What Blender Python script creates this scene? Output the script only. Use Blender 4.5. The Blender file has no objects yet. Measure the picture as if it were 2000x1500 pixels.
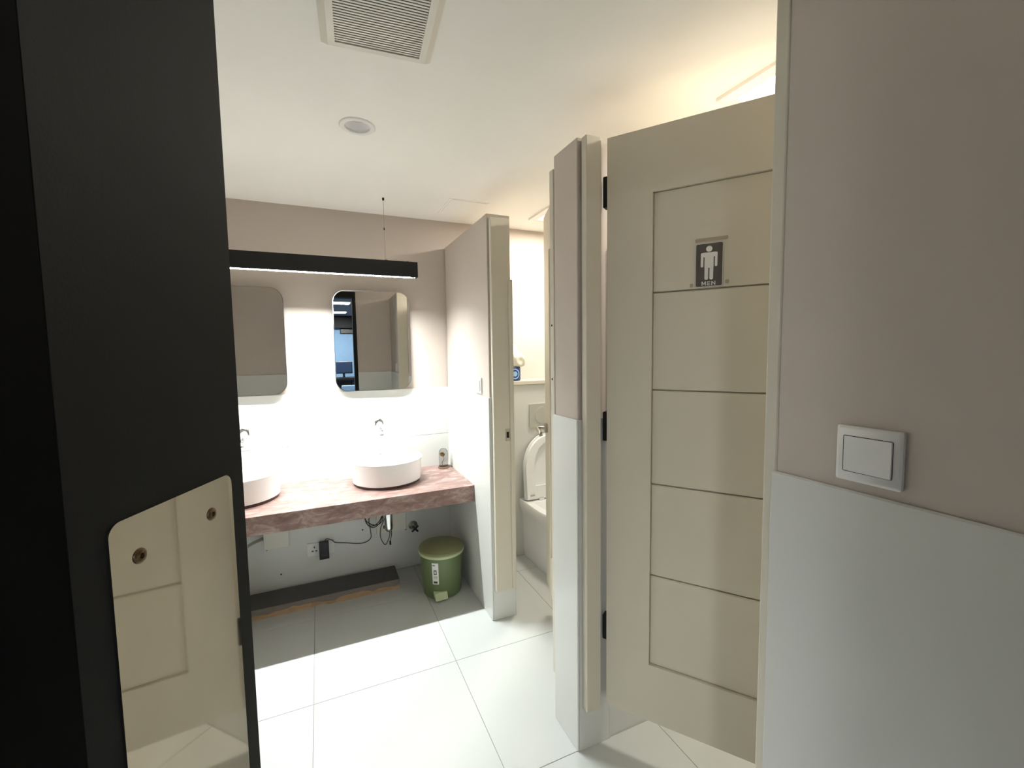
import bpy, bmesh, math, random
from mathutils import Vector, Matrix
random.seed(7)
scene = bpy.context.scene
COL = scene.collection

# ------------------------------------------------------------------ camera, light, exposure
CAMZ = 1.367
YAW, PITCH, ROLL = 0.41456, 0.07517, -0.01462      # radians, heading right of the room axis, down, roll
cam_d = bpy.data.cameras.new('camera'); cam = bpy.data.objects.new('camera', cam_d); COL.objects.link(cam)
cam_d.sensor_fit = 'HORIZONTAL'; cam_d.sensor_width = 36.0; cam_d.lens = 36.0 * 854.1 / 2000.0
cam_d.clip_start = 0.01; cam_d.clip_end = 60
fw = Vector((math.sin(YAW)*math.cos(PITCH), math.cos(YAW)*math.cos(PITCH), -math.sin(PITCH)))
rg = Vector((math.cos(YAW), -math.sin(YAW), 0)); dn = fw.cross(rg)
rx = rg*math.cos(ROLL) - dn*math.sin(ROLL); dy = rg*math.sin(ROLL) + dn*math.cos(ROLL)
m = Matrix.Identity(4)
for i in range(3):
    m[i][0] = rx[i]; m[i][1] = -dy[i]; m[i][2] = -fw[i]
m[0][3], m[1][3], m[2][3] = 0, 0, CAMZ
cam.matrix_world = m
scene.camera = cam
w = bpy.data.worlds.new('world'); scene.world = w; w.use_nodes = True
w.node_tree.nodes['Background'].inputs[0].default_value = (0.5, 0.6, 0.7, 1)
w.node_tree.nodes['Background'].inputs[1].default_value = 0.02
vs = scene.view_settings
vs.view_transform = 'Standard'; vs.look = 'None'; vs.gamma = 1.0; vs.use_curve_mapping = False
vs.exposure = 0.55
LAMP_W, STALL_W, OUT_W = 50.0, 11.0, 22.0            # watts: mirror lamp bar, stall panels, lobby panels, seen and added
LAMP_C, STALL_C, OUT_C = (0.92, 0.99, 1.0), (1.0, 0.965, 0.86), (0.92, 0.97, 1.0)

# ------------------------------------------------------------------ materials
def lin(c):
    return tuple(((v/255)/12.92 if v/255 <= 0.04045 else (((v/255)+0.055)/1.055)**2.4) for v in c)
def mat(name, rgb, rough=0.5, metal=0.0, var=0.04, scale=12.0, bump=0.0, bscale=120.0, spec=0.5, stretch=(1, 1, 1)):
    mt = bpy.data.materials.new(name); mt.use_nodes = True
    nt = mt.node_tree; b = nt.nodes['Principled BSDF']
    c = lin(rgb)
    tc = nt.nodes.new('ShaderNodeTexCoord'); mp = nt.nodes.new('ShaderNodeMapping')
    mp.inputs['Scale'].default_value = stretch
    nt.links.new(tc.outputs['Object'], mp.inputs['Vector'])
    n = nt.nodes.new('ShaderNodeTexNoise'); n.inputs['Scale'].default_value = scale; n.inputs['Detail'].default_value = 4
    nt.links.new(mp.outputs['Vector'], n.inputs['Vector'])
    r = nt.nodes.new('ShaderNodeValToRGB')
    r.color_ramp.elements[0].position = 0.3; r.color_ramp.elements[1].position = 0.7
    r.color_ramp.elements[0].color = tuple(max(0, v*(1-var)) for v in c)+(1,)
    r.color_ramp.elements[1].color = tuple(min(1, v*(1+var)) for v in c)+(1,)
    nt.links.new(n.outputs['Fac'], r.inputs['Fac']); nt.links.new(r.outputs['Color'], b.inputs['Base Color'])
    b.inputs['Roughness'].default_value = rough; b.inputs['Metallic'].default_value = metal
    b.inputs['Specular IOR Level'].default_value = spec
    if bump:
        n2 = nt.nodes.new('ShaderNodeTexNoise'); n2.inputs['Scale'].default_value = bscale
        nt.links.new(mp.outputs['Vector'], n2.inputs['Vector'])
        bp = nt.nodes.new('ShaderNodeBump'); bp.inputs['Strength'].default_value = bump; bp.inputs['Distance'].default_value = 0.002
        nt.links.new(n2.outputs['Fac'], bp.inputs['Height']); nt.links.new(bp.outputs['Normal'], b.inputs['Normal'])
    return mt
def emit(name, rgb, strength):
    mt = bpy.data.materials.new(name); mt.use_nodes = True
    b = mt.node_tree.nodes['Principled BSDF']; c = lin(rgb)+(1,)
    b.inputs['Base Color'].default_value = c; b.inputs['Emission Color'].default_value = c
    b.inputs['Emission Strength'].default_value = strength
    return mt
M = {}
M['mauve'] = mat('mauve_wall_paint', (203, 190, 179), 0.6, var=0.02, scale=3, bump=0.08, bscale=220)
M['walltile'] = mat('white_wall_tile', (217, 216, 210), 0.28, var=0.01, scale=2)
M['ceil'] = mat('ceiling_paint', (248, 245, 238), 0.8, var=0.01, scale=2)
M['floortile'] = mat('white_floor_tile', (200, 202, 198), 0.22, var=0.015, scale=3)
M['grout'] = mat('grout', (150, 148, 140), 0.9)
M['darkfloor'] = mat('lobby_floor', (90, 92, 96), 0.5)
M['door'] = mat('greige_door_paint', (222, 213, 194), 0.45, var=0.02, scale=4, bump=0.05, bscale=300)
M['frame'] = mat('greige_frame_paint', (214, 206, 189), 0.45, var=0.02, scale=4)
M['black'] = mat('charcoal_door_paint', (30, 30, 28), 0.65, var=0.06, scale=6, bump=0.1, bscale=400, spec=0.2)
M['deepblack'] = mat('near_black_door', (5, 5, 4), 0.8, var=0.1, spec=0.1)
M['blackmetal'] = mat('black_metal', (10, 10, 10), 0.6, var=0.1)
M['chrome'] = mat('chrome', (225, 225, 225), 0.12, 1.0, var=0.01)
M['satin'] = mat('satin_steel', (170, 165, 155), 0.3, 1.0, var=0.03)
M['screw'] = mat('tarnished_screw', (120, 100, 78), 0.35, 1.0, var=0.3, scale=300)
M['mirror'] = mat('mirror_glass', (240, 240, 238), 0.0, 1.0, var=0.0)
M['mirror_edge'] = mat('mirror_bevel', (215, 215, 212), 0.1, 1.0, var=0.01)
M['ceramic'] = mat('white_ceramic', (240, 240, 238), 0.12, var=0.005)
M['flush'] = mat('matt_chrome_plastic', (196, 194, 184), 0.35, 0.3, var=0.01)
M['plastic'] = mat('white_plastic', (235, 232, 228), 0.35, var=0.01)
M['creamplastic'] = mat('pale_plastic', (226, 222, 210), 0.4, var=0.01)
M['blackplastic'] = mat('black_plastic', (22, 22, 23), 0.4, var=0.05)
M['dark'] = mat('dark_void', (24, 22, 20), 0.9)
M['ring'] = mat('shadow_gap_ring', (84, 62, 58), 0.6)
M['bin'] = mat('olive_green_plastic', (106, 121, 80), 0.33, var=0.03, scale=5)
M['binlid'] = mat('olive_lid_plastic', (140, 142, 100), 0.38, var=0.02, scale=5)
M['binpale'] = mat('pale_green_plastic', (190, 200, 158), 0.4, var=0.02)
M['paper'] = mat('white_paper', (238, 238, 232), 0.7, var=0.01)
M['ink'] = mat('grey_ink', (60, 60, 58), 0.7)
M['slate'] = mat('charcoal_laminate', (78, 77, 74), 0.6, var=0.12, scale=30)
M['slate_edge'] = mat('worn_laminate_edge', (122, 112, 104), 0.7, var=0.12, scale=25, stretch=(1, 4, 4))
M['wood'] = mat('bare_chipped_wood', (172, 140, 106), 0.75, var=0.18, scale=14, stretch=(1, 6, 6))
M['cable'] = mat('black_cable', (45, 40, 38), 0.5)
M['signgrey'] = mat('sign_charcoal', (92, 86, 80), 0.35, var=0.03)
M['signwhite'] = mat('sign_white', (236, 234, 226), 0.45, var=0.0)
M['tape'] = mat('adhesive_residue', (176, 164, 142), 0.6)
M['blue'] = mat('blue_plastic', (28, 48, 120), 0.35)
M['lightblue'] = mat('pale_blue_print', (150, 190, 225), 0.4)
M['bag'] = mat('white_plastic_bag', (226, 222, 206), 0.45, var=0.05, scale=40, bump=0.4, bscale=40)
M['gold'] = mat('gold_foil', (190, 160, 110), 0.35, 0.8, var=0.1)
M['darkwood'] = mat('ornament_base', (110, 86, 62), 0.5)
M['louvre'] = mat('satin_louvre', (180, 180, 176), 0.35, 0.6)
M['lobbywall'] = mat('pale_blue_lobby_wall', (150, 185, 215), 0.7)
M['lobbyceil'] = mat('lobby_ceiling', (150, 150, 155), 0.8)
M['canin'] = mat('downlight_reflector', (246, 245, 246), 0.4, var=0.01)
M['emit_lamp'] = emit('lamp_led', (250, 252, 255), 3.0)
M['emit_stall'] = emit('panel_diffuser', (255, 244, 222), 2.0)
M['emit_lobby'] = emit('lobby_diffuser', (255, 255, 255), 6.0)
M['screen'] = emit('dim_screen', (40, 60, 90), 0.2)
# smudged polished push plate
mt = mat('polished_steel_plate', (222, 216, 204), 0.1, 1.0, var=0.06, scale=9)
nt = mt.node_tree; b = nt.nodes['Principled BSDF']
n = nt.nodes.new('ShaderNodeTexNoise'); n.inputs['Scale'].default_value = 16
r = nt.nodes.new('ShaderNodeMapRange'); r.inputs['To Min'].default_value = 0.0; r.inputs['To Max'].default_value = 0.07
tc = nt.nodes.new('ShaderNodeTexCoord'); nt.links.new(tc.outputs['Object'], n.inputs['Vector'])
nt.links.new(n.outputs['Fac'], r.inputs['Value']); nt.links.new(r.outputs['Result'], b.inputs['Roughness'])
M['plate'] = mt
# rose marble of the washbasin counter
mt = bpy.data.materials.new('rose_marble'); mt.use_nodes = True; nt = mt.node_tree; b = nt.nodes['Principled BSDF']
tc = nt.nodes.new('ShaderNodeTexCoord'); mp = nt.nodes.new('ShaderNodeMapping'); mp.inputs['Scale'].default_value = (1.0, 2.6, 2.6)
mp.inputs['Rotation'].default_value = (0, 0, 0.35)
nt.links.new(tc.outputs['Object'], mp.inputs['Vector'])
n1 = nt.nodes.new('ShaderNodeTexNoise'); n1.inputs['Scale'].default_value = 13; n1.inputs['Detail'].default_value = 12; n1.inputs['Roughness'].default_value = 0.72; n1.inputs['Distortion'].default_value = 0.6
nt.links.new(mp.outputs['Vector'], n1.inputs['Vector'])
rp = nt.nodes.new('ShaderNodeValToRGB'); e = rp.color_ramp.elements
e[0].position = 0.34; e[0].color = lin((116, 90, 84))+(1,)
e[1].position = 0.68; e[1].color = lin((182, 163, 155))+(1,)
x = e.new(0.5); x.color = lin((142, 113, 105))+(1,)
nt.links.new(n1.outputs['Fac'], rp.inputs['Fac']); nt.links.new(rp.outputs['Color'], b.inputs['Base Color'])
b.inputs['Roughness'].default_value = 0.35
M['marble'] = mt
# clear glass
mt = bpy.data.materials.new('clear_glass'); mt.use_nodes = True; b = mt.node_tree.nodes['Principled BSDF']
b.inputs['Transmission Weight'].default_value = 1.0; b.inputs['Roughness'].default_value = 0.0; b.inputs['IOR'].default_value = 1.1
M['glass'] = mt

# ------------------------------------------------------------------ helpers
def link(name, me, material, parent=None, loc=None, smooth=False):
    o = bpy.data.objects.new(name, me); COL.objects.link(o)
    if material is not None and not me.materials: me.materials.append(material)
    if parent: o.parent = parent
    if loc: o.location = loc
    if smooth:
        for p in me.polygons: p.use_smooth = True
    return o
def fin(bm, name):
    bmesh.ops.recalc_face_normals(bm, faces=bm.faces)
    me = bpy.data.meshes.new(name); bm.to_mesh(me); bm.free(); return me
def add_box(bm, a, b_, bev=0.0, seg=2):
    t = bmesh.new()
    bmesh.ops.create_cube(t, size=1.0)
    for v in t.verts:
        v.co = Vector([(a[i]+b_[i])/2 + v.co[i]*(b_[i]-a[i]) for i in range(3)])
    if bev > 0:
        bmesh.ops.bevel(t, geom=list(t.edges), offset=bev, segments=seg, affect='EDGES', profile=0.5)
    me = bpy.data.meshes.new('tmp'); t.to_mesh(me); t.free(); bm.from_mesh(me); bpy.data.meshes.remove(me)
def box(name, a, b_, material, parent=None, bev=0.0, seg=2):
    bm = bmesh.new(); add_box(bm, a, b_, bev, seg)
    return link(name, fin(bm, name), material, parent)
def lathe_bm(bm, prof, seg=40, mtx=None):
    rings = []
    for (r, z) in prof:
        if r < 1e-6: rings.append([bm.verts.new((0, 0, z))])
        else: rings.append([bm.verts.new((r*math.cos(2*math.pi*k/seg), r*math.sin(2*math.pi*k/seg), z)) for k in range(seg)])
    new = [v for rr in rings for v in rr]
    for i in range(len(rings)-1):
        A, B = rings[i], rings[i+1]
        for k in range(seg):
            k2 = (k+1) % seg
            if len(A) == 1 and len(B) == 1: continue
            if len(A) == 1: bm.faces.new((A[0], B[k], B[k2]))
            elif len(B) == 1: bm.faces.new((A[k], A[k2], B[0]))
            else: bm.faces.new((A[k], A[k2], B[k2], B[k]))
    if mtx: bmesh.ops.transform(bm, matrix=mtx, verts=new)
def lathe(name, prof, material, parent=None, seg=40, mtx=None, smooth=True):
    bm = bmesh.new(); lathe_bm(bm, prof, seg, mtx)
    o = link(name, fin(bm, name), material, parent, smooth=smooth)
    if smooth: auto(o)
    return o
def auto(o, deg=35):
    me = o.data
    for p in me.polygons: p.use_smooth = True
    bm = bmesh.new(); bm.from_mesh(me)
    for e in bm.edges:
        e.smooth = not (len(e.link_faces) == 2 and e.calc_face_angle(0) > math.radians(deg))
    bm.to_mesh(me); bm.free()
def catmull(pts, n=8):
    P = [Vector(p) for p in pts]; P = [P[0]*2-P[1]]+P+[P[-1]*2-P[-2]]; out = []
    for i in range(1, len(P)-2):
        for k in range(n):
            t = k/n; a, b_, c, d = P[i-1:i+3]
            out.append(0.5*((2*b_)+(c-a)*t+(2*a-5*b_+4*c-d)*t*t+(-a+3*b_-3*c+d)*t**3))
    out.append(P[-2]); return out
def tube_bm(bm, pts, r, seg=8):
    rings = []; up = Vector((0.13, 0.21, 0.97)).normalized()
    for i, p in enumerate(pts):
        t = (pts[min(i+1, len(pts)-1)]-pts[max(i-1, 0)]).normalized()
        a = t.cross(up)
        if a.length < 1e-4: a = t.cross(Vector((1, 0, 0)))
        a.normalize(); c = t.cross(a)
        rr = r[i] if isinstance(r, (list, tuple)) else r
        rings.append([bm.verts.new(p+(a*math.cos(2*math.pi*k/seg)+c*math.sin(2*math.pi*k/seg))*rr) for k in range(seg)])
    for i in range(len(rings)-1):
        for k in range(seg):
            bm.faces.new((rings[i][k], rings[i][(k+1) % seg], rings[i+1][(k+1) % seg], rings[i+1][k]))
    bm.faces.new(rings[0]); bm.faces.new(rings[-1])
def tube(name, pts, r, material, parent=None, seg=8, smooth_pts=True):
    pts = catmull(pts) if smooth_pts else [Vector(p) for p in pts]
    bm = bmesh.new(); tube_bm(bm, pts, r, seg)
    o = link(name, fin(bm, name), material, parent); auto(o, 50); return o
def rrect(w_, h, r, n=8):                    # rounded rectangle outline centred on the origin
    out = []
    for cx, cy, a0 in ((w_/2-r, h/2-r, 0), (-w_/2+r, h/2-r, 90), (-w_/2+r, -h/2+r, 180), (w_/2-r, -h/2+r, 270)):
        for k in range(n+1):
            a = math.radians(a0+90*k/n); out.append((cx+r*math.cos(a), cy+r*math.sin(a)))
    return out
def prism_bm(bm, outline, d0, d1, mtx):      # outline in local xy, extruded along local z from d0 to d1
    A = [bm.verts.new(mtx @ Vector((p[0], p[1], d0))) for p in outline]
    B = [bm.verts.new(mtx @ Vector((p[0], p[1], d1))) for p in outline]
    n = len(outline)
    for k in range(n): bm.faces.new((A[k], A[(k+1) % n], B[(k+1) % n], B[k]))
    bm.faces.new(list(reversed(A))); bm.faces.new(B)
def prism(name, outline, d0, d1, mtx, material, parent=None):
    bm = bmesh.new(); prism_bm(bm, outline, d0, d1, mtx)
    o = link(name, fin(bm, name), material, parent); auto(o); return o
def basis(o, ex, ey, ez):
    mm = Matrix.Identity(4)
    for i in range(3): mm[i][0] = ex[i]; mm[i][1] = ey[i]; mm[i][2] = ez[i]; mm[i][3] = o[i]
    return mm
def thing(name, label, cat, loc=(0, 0, 0), rotz=0.0, group=None):
    o = bpy.data.objects.new(name, None); COL.objects.link(o); o.empty_display_size = 0.05
    o.location = loc; o.rotation_euler = (0, 0, rotz); tag(o, label, cat, group); return o
def tag(o, label, cat, group=None):
    o['label'] = label; o['category'] = cat
    if group: o['group'] = group
    return o
def struct(o, label=None):
    o['kind'] = 'structure'
    if label: o['label'] = label
    return o
def area(name, loc, sx, sy, watts, color, spread=math.pi, parent=None, rot=(0, 0, 0)):
    d = bpy.data.lights.new(name, 'AREA'); d.shape = 'RECTANGLE'; d.size = sx; d.size_y = sy
    d.energy = watts; d.color = color; d.spread = spread
    o = bpy.data.objects.new(name, d); COL.objects.link(o); o.location = loc; o.rotation_euler = rot
    if parent: o.parent = parent
    return o

# ------------------------------------------------------------------ the setting
XR, YB, ZC = 0.75, 2.749, 2.189          # stall front wall, washbasin wall, ceiling
XL, XS, YF = -0.93, 1.95, -0.08          # left wall, stall outer wall, entrance wall
ZT, ZP = 1.142, 2.022                    # top of the tiled dado, top of the stall partitions
T = 0.007                                # the dado stands proud of the paint

# floor: grout bed with single tiles
fl = struct(box('floor', (XL-0.1, YF-0.12, -0.12), (XS+0.1, YB+0.1, -0.0012), M['grout']), 'white tiled washroom floor')
xs = [-1.229+0.576*k for k in range(7)]; ys = [-0.605+0.6*k for k in range(7)]
for i in range(len(xs)-1):
    for j in range(len(ys)-1):
        x0, x1 = max(xs[i], XL), min(xs[i+1], XS); y0, y1 = max(ys[j], YF-0.12), min(ys[j+1], YB)
        if x1-x0 < 0.01 or y1-y0 < 0.01: continue
        box('floor_tile', (x0+0.0012, y0+0.0012, -0.01), (x1-0.0012, y1-0.0012, 0.0), M['floortile'], fl, 0.0006, 1)
# ceiling with a square cut-out behind the recessed downlight
DL = (0.165, 1.735); hh = 0.0435
bm = bmesh.new()
x0, x1, y0, y1 = XL-0.1, XS+0.1, YF-0.12, YB+0.1
for a, b_ in (((x0, y0), (DL[0]-hh, y1)), ((DL[0]+hh, y0), (x1, y1)), ((DL[0]-hh, y0), (DL[0]+hh, DL[1]-hh)), ((DL[0]-hh, DL[1]+hh), (DL[0]+hh, y1))):
    add_box(bm, (a[0], a[1], ZC), (b_[0], b_[1], ZC+0.1))
struct(link('ceiling', fin(bm, 'ceiling'), M['ceil']), 'plain off-white washroom ceiling')

def clad_wall(name, a, b_, label):
    return struct(box(name, a, b_, M['mauve']), label)
def slab(parent, a, b_, bev=0.0015):
    return box('wall_tile', a, b_, M['walltile'], parent, bev, 1)
# washbasin wall
wb = clad_wall('wall_back', (XL-0.1, YB+0.008, 0), (XS+0.1, YB+0.1, ZC), 'mauve washbasin wall above white tiles')
slab(wb, (XL, YB, 0.843), (XR+T, YB+0.008, ZT)); slab(wb, (XL, YB, 0), (XR+T, YB+0.008, 0.841))
slab(wb, (XR+0.128, YB, 1.0), (XS, YB+0.008, 1.703)); slab(wb, (XR+0.128, YB, 0), (XS, YB+0.008, 0.998))
# left wall
wl = clad_wall('wall_left', (XL-0.1, YF-0.12, 0), (XL-0.008, YB, ZC), 'mauve side wall')
slab(wl, (XL-0.008, YF, 0), (XL, YB-0.001, ZT))
# entrance wall with the doorway (three pieces)
DX0, DX1, DZ = -0.40, 0.367, 2.09
wf = bpy.data.objects.new('wall_front', None)
bm = bmesh.new()
add_box(bm, (XL-0.008, YF-0.12, 0), (DX0, YF, ZC)); add_box(bm, (DX1, YF-0.12, 0), (XS, YF, ZC)); add_box(bm, (DX0, YF-0.12, DZ), (DX1, YF, ZC))
wf = struct(link('wall_front', fin(bm, 'wall_front'), M['mauve']), 'mauve entrance wall with a doorway')
slab(wf, (XL, YF, 0), (DX0, YF+0.008, ZT)); slab(wf, (DX1, YF, 0), (XR, YF+0.008, ZT)); slab(wf, (XR+0.135, YF, 0), (XS, YF+0.008, 1.7))
# stall outer wall and divider
wo = clad_wall('wall_stall_side', (XS, YF-0.12, 0), (XS+0.1, YB+0.1, ZC), 'outer wall of the toilet stalls')
slab(wo, (XS-0.008, YF+0.01, 0), (XS, YB-0.001, 1.703))
wd = clad_wall('wall_stall_divider', (XR+0.128, 1.205, 0), (XS-0.01, 1.335, ZP), 'wall between the two stalls')
slab(wd, (XR+0.129, 1.197, 0), (XS-0.012, 1.205, 1.7)); slab(wd, (XR+0.129, 1.335, 0), (XS-0.012, 1.343, 1.7))
# the stall front wall: three pieces in one plane
def partition(name, y0, y1, label, end0=True, end1=True):
    e0, e1 = (T if end0 else 0), (T if end1 else 0)
    wv = struct(box(name, (XR+T, y0+e0, 0), (XR+0.128, y1-e1, ZP), M['mauve'], None, 0.003), label)
    slab(wv, (XR, y0, 0), (XR+T, y1, ZT), 0.003)
    slab(wv, (XR+0.128, y0, 0), (XR+0.135, y1, 1.7), 0.002)
    if end0: slab(wv, (XR+T, y0, 0), (XR+0.128, y0+T, ZT), 0.001)
    if end1: slab(wv, (XR+T, y1-T, 0), (XR+0.128, y1, ZT), 0.001)
    return wv
partition('wall_right_far', 1.99, YB-0.001, 'stall front wall beside the washbasins', True, False)
partition('wall_right_middle', 1.19, 1.35, 'narrow wall pier between the two stall doors')
partition('wall_right_near', YF+0.001, 0.532, 'stall front wall with the large switch', False, True)
# door linings on the wall ends
def lining(name, y0, y1, x0=XR+0.008, x1=XR+0.110, z0=0.16, z1=2.0, label=None):
    return struct(box(name, (x0, y0, z0), (x1, y1, z1), M['frame'], None, 0.003), label)
t1 = lining('trim_1', 1.965, 1.990, x0=XR+0.015, label='greige door lining on the far wall end')
box('door_stop', (XR+0.1, 1.955, 0.165), (XR+0.121, 1.985, 1.71), M['frame'], t1, 0.003)
sp = box('strike_plate', (XR+0.075, 1.9635, 0.925), (XR+0.1, 1.9655, 0.985), M['satin'], t1, 0.0008, 1)
box('latch_hole', (XR+0.081, 1.9628, 0.94), (XR+0.094, 1.9640, 0.97), M['dark'], sp)
t2 = lining('trim_2', 1.35, 1.378, z1=1.985, label='greige door lining behind the pier')
for z in (1.455, 1.265):
    lathe('screw', [(0, 0.0015), (0.004, 0.001), (0.0045, 0)], M['dark'], t2, 10, basis((XR+0.0085, 1.366, z), (0, 1, 0), (0, 0, 1), (-1, 0, 0)))
t3 = lining('trim_3', 1.162, 1.190, x0=XR+0.018, x1=XR+0.073, z0=0.155, z1=2.018, label='greige door lining on the pier front')
t4 = lining('trim_4', 0.5245, 0.550, x0=XR+0.0055, z0=0.0, z1=2.02, label='greige door lining at the near wall end')

# lobby outside the doorway (seen only in the mirror)
struct(box('floor_lobby', (-3, -5.4, -0.12), (3.2, YF-0.12, -0.003), M['darkfloor']))
struct(box('ceiling_lobby', (-3, -5.4, 2.22), (3.2, YF-0.12, 2.32), M['lobbyceil']))
struct(box('wall_lobby_back', (-3, -5.5, 0), (3.2, -5.4, 2.22), M['lobbywall']))
struct(box('wall_lobby_left', (-3.1, -5.5, 0), (-3, YF-0.12, 2.22), M['lobbywall']))
struct(box('wall_lobby_right', (3.2, -5.5, 0), (3.3, YF-0.12, 2.22), M['lobbywall']))
struct(box('trim_5', (-3, -5.4, 1.95), (3.2, -5.25, 2.22), M['blackmetal']), 'black bulkhead in the lobby')
# dark door frame
tf = box('door_frame', (DX1-0.04, YF-0.12, 0), (DX1, YF+0.012, DZ), M['black'], None, 0.002)
tf.name = 'trim_6'; struct(tf, 'charcoal entrance door frame')
box('jamb', (DX0, YF-0.12, 0), (DX0+0.04, YF-0.002, DZ), M['black'], tf, 0.002)
box('head', (DX0+0.04, YF-0.12, DZ-0.07), (DX1-0.04, YF+0.012, DZ), M['black'], tf, 0.002)

# ------------------------------------------------------------------ entrance door with its push plate
HX, HY = -0.3571, -0.05
ang = math.radians(90-23.5)
ed = thing('entrance_door', 'charcoal entrance door standing open with a polished steel push plate', 'door', (HX, HY, 0), ang)
DLEN = 0.682
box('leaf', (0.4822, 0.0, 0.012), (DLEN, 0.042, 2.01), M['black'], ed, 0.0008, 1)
hp = box('dark_hinge_side', (0.0, -0.0008, 0.012), (0.482, 0.042, 2.01), M['deepblack'], ed, 0.0008, 1); hp['label'] = 'deep black hinge side of the door'  # hinge side of the leaf, built in a darker near-black tone
pw, ph = 0.147, 0.55; pcx, pcz = 0.511+pw/2, 1.239-ph/2
pm = basis((pcx, 0, pcz), (1, 0, 0), (0, 0, 1), (0, -1, 0))
pl = prism('push_plate', rrect(pw, ph, 0.011), 0.0002, 0.0018, pm, M['plate'], ed); pl['label'] = 'polished steel push plate'
for sx, sz in ((0.537, 1.204), (0.624, 1.206), (0.537, 0.724), (0.624, 0.724)):
    s = lathe('screw', [(0.0, 0.0004), (0.0020, 0.0004), (0.0024, 0.0020), (0.0044, 0.0021), (0.0062, 0.0010), (0.0066, 0.0)], M['screw'], pl, 20, basis((sx, -0.0018, sz), (1, 0, 0), (0, 0, 1), (0, -1, 0)))

# ------------------------------------------------------------------ stall doors
def lever(parent, L, z, s, d):
    h = lathe('handle_rose', [(0, 0.012), (0.022, 0.012), (0.026, 0.008), (0.026, 0)], M['satin'], parent, 24, basis((L, 0, z), (1, 0, 0), (0, 0, 1), (0, s, 0)))
    pts = [(L, s*0.008, z), (L, s*0.035, z), (L-d*0.012, s*0.05, z), (L-d*0.05, s*0.053, z), (L-d*0.105, s*0.05, z-0.004), (L-d*0.112, s*0.046, z-0.02)]
    tube('handle_lever', pts, 0.0085, M['satin'], h, 10)
def stall_door(label, loc, rotz, s, W=0.61, handle=True):
    """leaf runs along local x from the hinge; its corridor face is y=0 and points to s"""
    t = thing('stall_door', label, 'door', loc, rotz, 'stall doors')
    z0, z1, st, p0, p1, th, rc = 0.167, 2.017, 0.139, 0.357, 1.831, 0.04, 0.009
    def yb(a, b_): return (min(-s*a, -s*b_), max(-s*a, -s*b_))
    def bx(n, xa, xb, za, zb, da, db, bev=0.0015, mt='door'):
        y = yb(da, db); return box(n, (xa, y[0], za), (xb, y[1], zb), M[mt], t, bev, 1)
    bx('stile', 0, st, z0, z1, 0, th, 0); bx('stile', W-st, W, z0, z1, 0, th, 0)
    bx('rail', st, W-st, z0, p0, 0, th, 0); bx('rail', st, W-st, p1, z1, 0, th, 0)
    bx('back_panel', st, W-st, p0, p1, rc+0.012, th-0.004)
    n = 5; hgt = (p1-p0)/n
    for k in range(n):
        bx('panel_board', st+0.0005, W-st-0.0005, p0+k*hgt+(0.002 if k else 0.0005), p0+(k+1)*hgt-(0.002 if k < n-1 else 0.0005), rc, rc+0.0122, 0.003)
    for hz0, hz1 in ((1.812, 1.907), (1.07, 1.165), (0.39, 0.475)):
        y = yb(0.006, 0.034)
        box('hinge', (-0.016, y[0], hz0), (-0.0002, y[1], hz1), M['blackmetal'], t, 0.002, 1)
    if handle: lever(t, W-0.055, 0.985, s, 1)
    return t
md = stall_door('greige panelled stall door with the men sign', (0.8435, 1.160, 0), math.radians(-54.25), -1, 0.61, False)
th1 = math.radians(19.3)
stall_door('greige panelled stall door ajar in front of the toilet', (0.8425, 1.385, 0), math.pi/2-th1, 1, 0.60)

# MEN sign, a plate of its own on the second stall door
ca, sa = math.cos(math.radians(-54.25)), math.sin(math.radians(-54.25))
DEX, DEN = Vector((ca, sa, 0)), Vector((sa, -ca, 0))            # along the leaf, out of its face
sc = Vector((0.8435, 1.160, 0)) + DEX*0.2945 - DEN*0.0086
SW, SH, SZ = 0.0735, 0.1235, 1.602
sg = thing('men_sign', 'dark grey sign with a white figure reading MEN on stall door', 'sign', (sc.x, sc.y, SZ), math.radians(-54.25))
sm = basis((0, 0, 0), (1, 0, 0), (0, 0, 1), (0, -1, 0))
prism('plate', rrect(SW, SH, 0.006, 6), 0.0, 0.0022, sm, M['signgrey'], sg)
bm = bmesh.new(); o_, i_ = rrect(SW-0.001, SH-0.001, 0.0056, 6), rrect(SW-0.0045, SH-0.0045, 0.004, 6)
A = [bm.verts.new(sm @ Vector((p[0], p[1], 0.0025))) for p in o_]; B = [bm.verts.new(sm @ Vector((p[0], p[1], 0.0025))) for p in i_]
for k in range(len(A)): bm.faces.new((A[k], A[(k+1) % len(A)], B[(k+1) % len(A)], B[k]))
link('border', fin(bm, 'border'), M['signwhite'], sg)
bm = bmesh.new()
prism_bm(bm, [(0.0082*math.cos(k*math.pi/12), 0.0445+0.0082*math.sin(k*math.pi/12)) for k in range(24)], 0.0018, 0.003, sm)
def rr_at(cx, cy, w_, h_, r_): return [(p[0]+cx, p[1]+cy) for p in rrect(w_, h_, r_, 6)]
prism_bm(bm, rr_at(0, 0.0285, 0.043, 0.0125, 0.006), 0.0018, 0.0030, sm)
prism_bm(bm, rr_at(0, 0.012, 0.0235, 0.040, 0.001), 0.0018, 0.00302, sm)
for s in (-1, 1):
    prism_bm(bm, rr_at(s*0.0182, 0.0145, 0.0068, 0.040, 0.0032), 0.0018, 0.00304, sm)
    prism_bm(bm, rr_at(s*0.0065, -0.0165, 0.0098, 0.0498, 0.0044), 0.0018, 0.00306, sm)
fg = link('figure', fin(bm, 'figure'), M['signwhite'], sg)
LH, LW, ST = 0.0112, 0.0098, 0.0022                     # letter height, width, stroke
bm = bmesh.new()
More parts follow.
